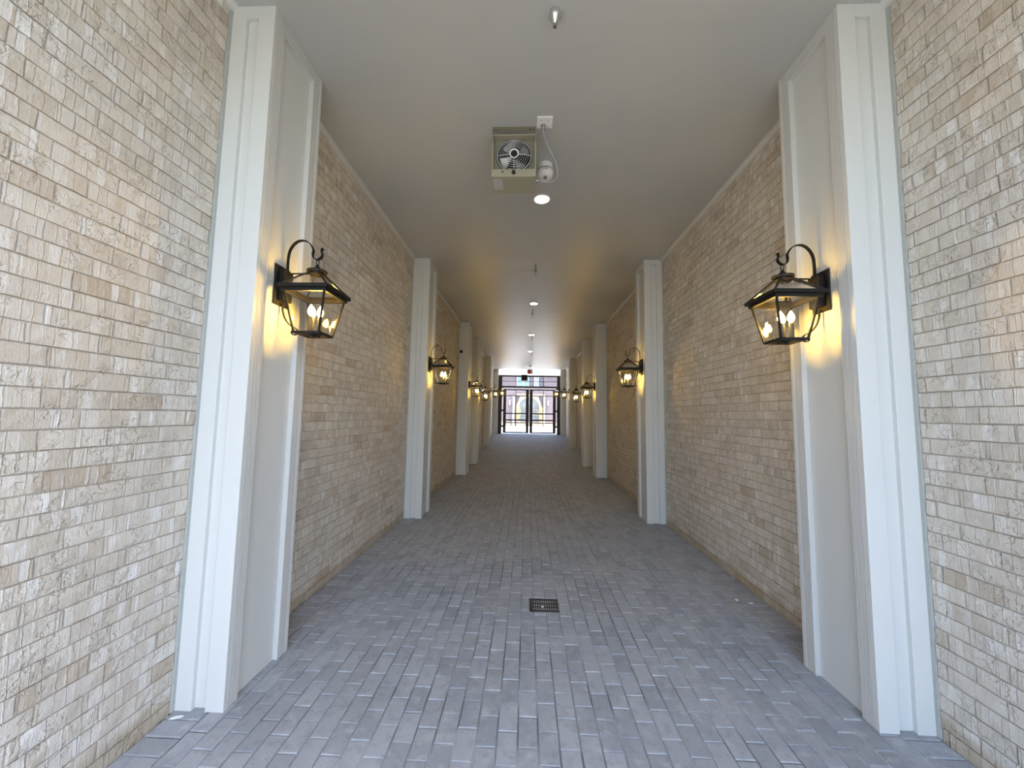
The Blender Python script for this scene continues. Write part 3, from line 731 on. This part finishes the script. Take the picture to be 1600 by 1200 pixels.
# ------------------------------------------------------------------ outside: ground at both ends and the house across the court
gnd = structure(MB().box(-60, 60, -70, Y0, -0.3, -0.002).build('ground_front', M_STREET))
crt = structure(MB().box(-40, 40, Y1 + 0.15, 60, 0.1, ramp(30)).build('ground_court', M_CONC))
FY = 36.0; G0 = ramp(30)
fbm = speckle('purple_brick', (0.36, 0.30, 0.31), 0.85)
k = NT(fbm); brk = k.n('ShaderNodeTexBrick'); geo = k.n('ShaderNodeNewGeometry').outputs['Position']
sp_ = k.n('ShaderNodeSeparateXYZ'); k.l(geo, sp_.inputs[0]); k.l(k.comb(sp_.outputs[0], sp_.outputs[2], 0.0), brk.inputs['Vector'])
brk.inputs['Scale'].default_value = 3.2; brk.inputs['Color1'].default_value = (0.115, 0.088, 0.10, 1); brk.inputs['Color2'].default_value = (0.08, 0.062, 0.075, 1); brk.inputs['Mortar'].default_value = (0.17, 0.16, 0.16, 1)
k.l(brk.outputs['Color'], k.b.inputs['Base Color'])
M_TEAL = speckle('pale_teal_blind', (0.12, 0.185, 0.19), 0.6)
M_CREAM = speckle('cream_stone', (0.20, 0.17, 0.13), 0.8)
M_PWHITE = speckle('white_joinery', (0.45, 0.45, 0.45), 0.5)
M_SHUT = speckle('grey_shutter', (0.06, 0.06, 0.08), 0.6)
M_WGLASS = mat('window_glass', (0.14, 0.16, 0.165), 0.08, spec=0.8)
M_LEAF = speckle('yellow_green_leaf', (0.30, 0.26, 0.08), 0.7, 0.0, 0.5, 8)
house = empty('brick_house', (0.2, FY, G0))
def hb(name, x0, x1, z0, z1, yo, d, material, parent=house, bev=0.0):
    return MB().box(x0 - 0.2, x1 - 0.2, yo - d, yo, z0 - G0, z1 - G0).build(name, material, parent, bevel=bev)
hb('house_wall', -9, 9.4, G0, 5.45, 0.6, 0.6, fbm)
hb('cornice', -9.2, 9.6, 5.45, 6.1, 0.7, 1.0, M_PWHITE)
def window(x0, x1, z0, z1, glass, cols, rows):
    w_ = hb('window', x0, x1, z0, z1, 0.0, 0.06, M_PWHITE)
    for c_ in range(cols):
        for r_ in range(rows):
            xa = x0 + 0.07 + (x1 - x0 - 0.07) * c_ / cols; xb = x0 + (x1 - x0 - 0.07) * (c_ + 1) / cols
            za = z0 + 0.07 + (z1 - z0 - 0.07) * r_ / rows; zb = z0 + (z1 - z0 - 0.07) * (r_ + 1) / rows
            hb('pane', xa, xb, za, zb, -0.06, 0.02, glass, w_)
window(-1.02, 0.25, 4.35, 5.4, M_TEAL, 2, 1); window(0.68, 1.10, 4.35, 5.4, M_WGLASS, 1, 2)
hb('shutter', 0.48, 0.67, 4.35, 5.4, 0.0, 0.05, M_SHUT); hb('shutter', 1.11, 1.52, 4.35, 5.4, 0.0, 0.05, M_SHUT)
window(-3.6, -2.4, 4.35, 5.4, M_WGLASS, 2, 1); window(2.9, 4.1, 4.35, 5.4, M_WGLASS, 2, 1)
hb('stone_band', -1.1, 1.75, 3.48, 3.68, 0.0, 0.16, M_CREAM)
# arched portal surround
n = 16; cx0, aw, zs = 0.22, 0.95, 2.35; v = []; f = []
out = [(-1.0, G0), (-1.0, 3.48), (1.5, 3.48), (1.5, G0)]
pts = [(cx0 + aw * math.cos(math.pi * (1 - k_ / n)), zs + aw * math.sin(math.pi * (1 - k_ / n))) for k_ in range(n + 1)]
inner = [(cx0 - aw, G0)] + pts + [(cx0 + aw, G0)]
outer = []
for (px_, pz_) in inner:
    if pz_ <= zs + 1e-6: outer.append((-1.0 if px_ < cx0 else 1.5, pz_))
    else:
        outer.append((cx0 + (px_ - cx0) * 1.30, 3.48 if abs(px_ - cx0) < 0.75 else zs + (pz_ - zs) * 1.25))
for yy in (0.0, -0.14):
    for (ix, iz), (ox, oz) in zip(inner, outer): v += [(ix - 0.2, yy, iz - G0), (max(-1.0, min(1.5, ox)) - 0.2, yy, min(3.48, oz) - G0)]
N = len(inner)
for i in range(N - 1):
    a = 2 * i
    f += [(a, a + 1, a + 3, a + 2), (2 * N + a, 2 * N + a + 2, 2 * N + a + 3, 2 * N + a + 1), (a, a + 2, 2 * N + a + 2, 2 * N + a), (a + 1, 2 * N + a + 1, 2 * N + a + 3, a + 3)]
MB().add(v, f).build('arch_surround', M_CREAM, house)
v = [(p[0] - 0.2, -0.02, p[1] - G0) for p in inner] + [(p[0] - 0.2, 0.0, p[1] - G0) for p in inner]
MB().add(v, [tuple(range(N)), tuple(range(2 * N - 1, N - 1, -1))] + [(i, i + 1, N + i + 1, N + i) for i in range(N - 1)]).build('arch_glazing', M_WGLASS, house)
for k_ in range(1, 6): hb('glazing_bar', cx0 - aw + aw * 2 * k_ / 6 - 0.02, cx0 - aw + aw * 2 * k_ / 6 + 0.02, G0, 2.6, -0.02, 0.04, M_SHUT)
for z_ in (1.2, 1.55, 2.0, 2.3): hb('glazing_bar', cx0 - aw, cx0 + aw, z_, z_ + 0.05, -0.02, 0.05, M_SHUT)
for x_ in (-1.25, 1.62): hb('white_column', x_ - 0.09, x_ + 0.09, G0, 3.5, -0.16, 0.18, M_PWHITE)
for x_ in (-1.63, 2.02): hb('wall_sconce', x_ - 0.07, x_ + 0.07, 2.6, 3.05, 0.0, 0.14, M_PWHITE, bev=0.02)
hb('plinth', -9, 9.4, G0, 1.0, 0.0, 0.1, M_CREAM)
tag(house, 'purple brick house with cream arch seen through the gate', 'building')
for x_, w_ in ((-0.78, 'left of the cream arch'), (1.30, 'right of the cream arch')):
    r = empty('flower_planter', (x_, FY - 0.75, G0))
    MB().lathe([(0.0, 0.0), (0.16, 0.0), (0.22, 0.5), (0.19, 0.5), (0.17, 0.42), (0.0, 0.42)], 16).build('pot', M_CREAM, r, smooth=True)
    b = MB()
    for q in range(150):
        a_, zz = rnd.uniform(0, 6.28), rnd.uniform(0.45, 1.95); rr = 0.20 * math.sqrt(rnd.random()) * (1.15 - abs(zz - 1.3) / 1.2)
        p = Vector((rr * math.cos(a_), rr * math.sin(a_), zz)); d = Vector((rnd.uniform(-1, 1), rnd.uniform(-1, 1), rnd.uniform(-0.3, 1))).normalized() * 0.09; e = d.orthogonal().normalized() * 0.05
        b.add([p, p + d * 0.5 + e, p + d, p + d * 0.5 - e], [(0, 1, 2, 3)])
    o = b.build('foliage', M_LEAF, r, fix=False); o['kind'] = 'stuff'
    tag(r, 'tall yellow flowering planter beyond the gate, %s' % w_, 'planter')
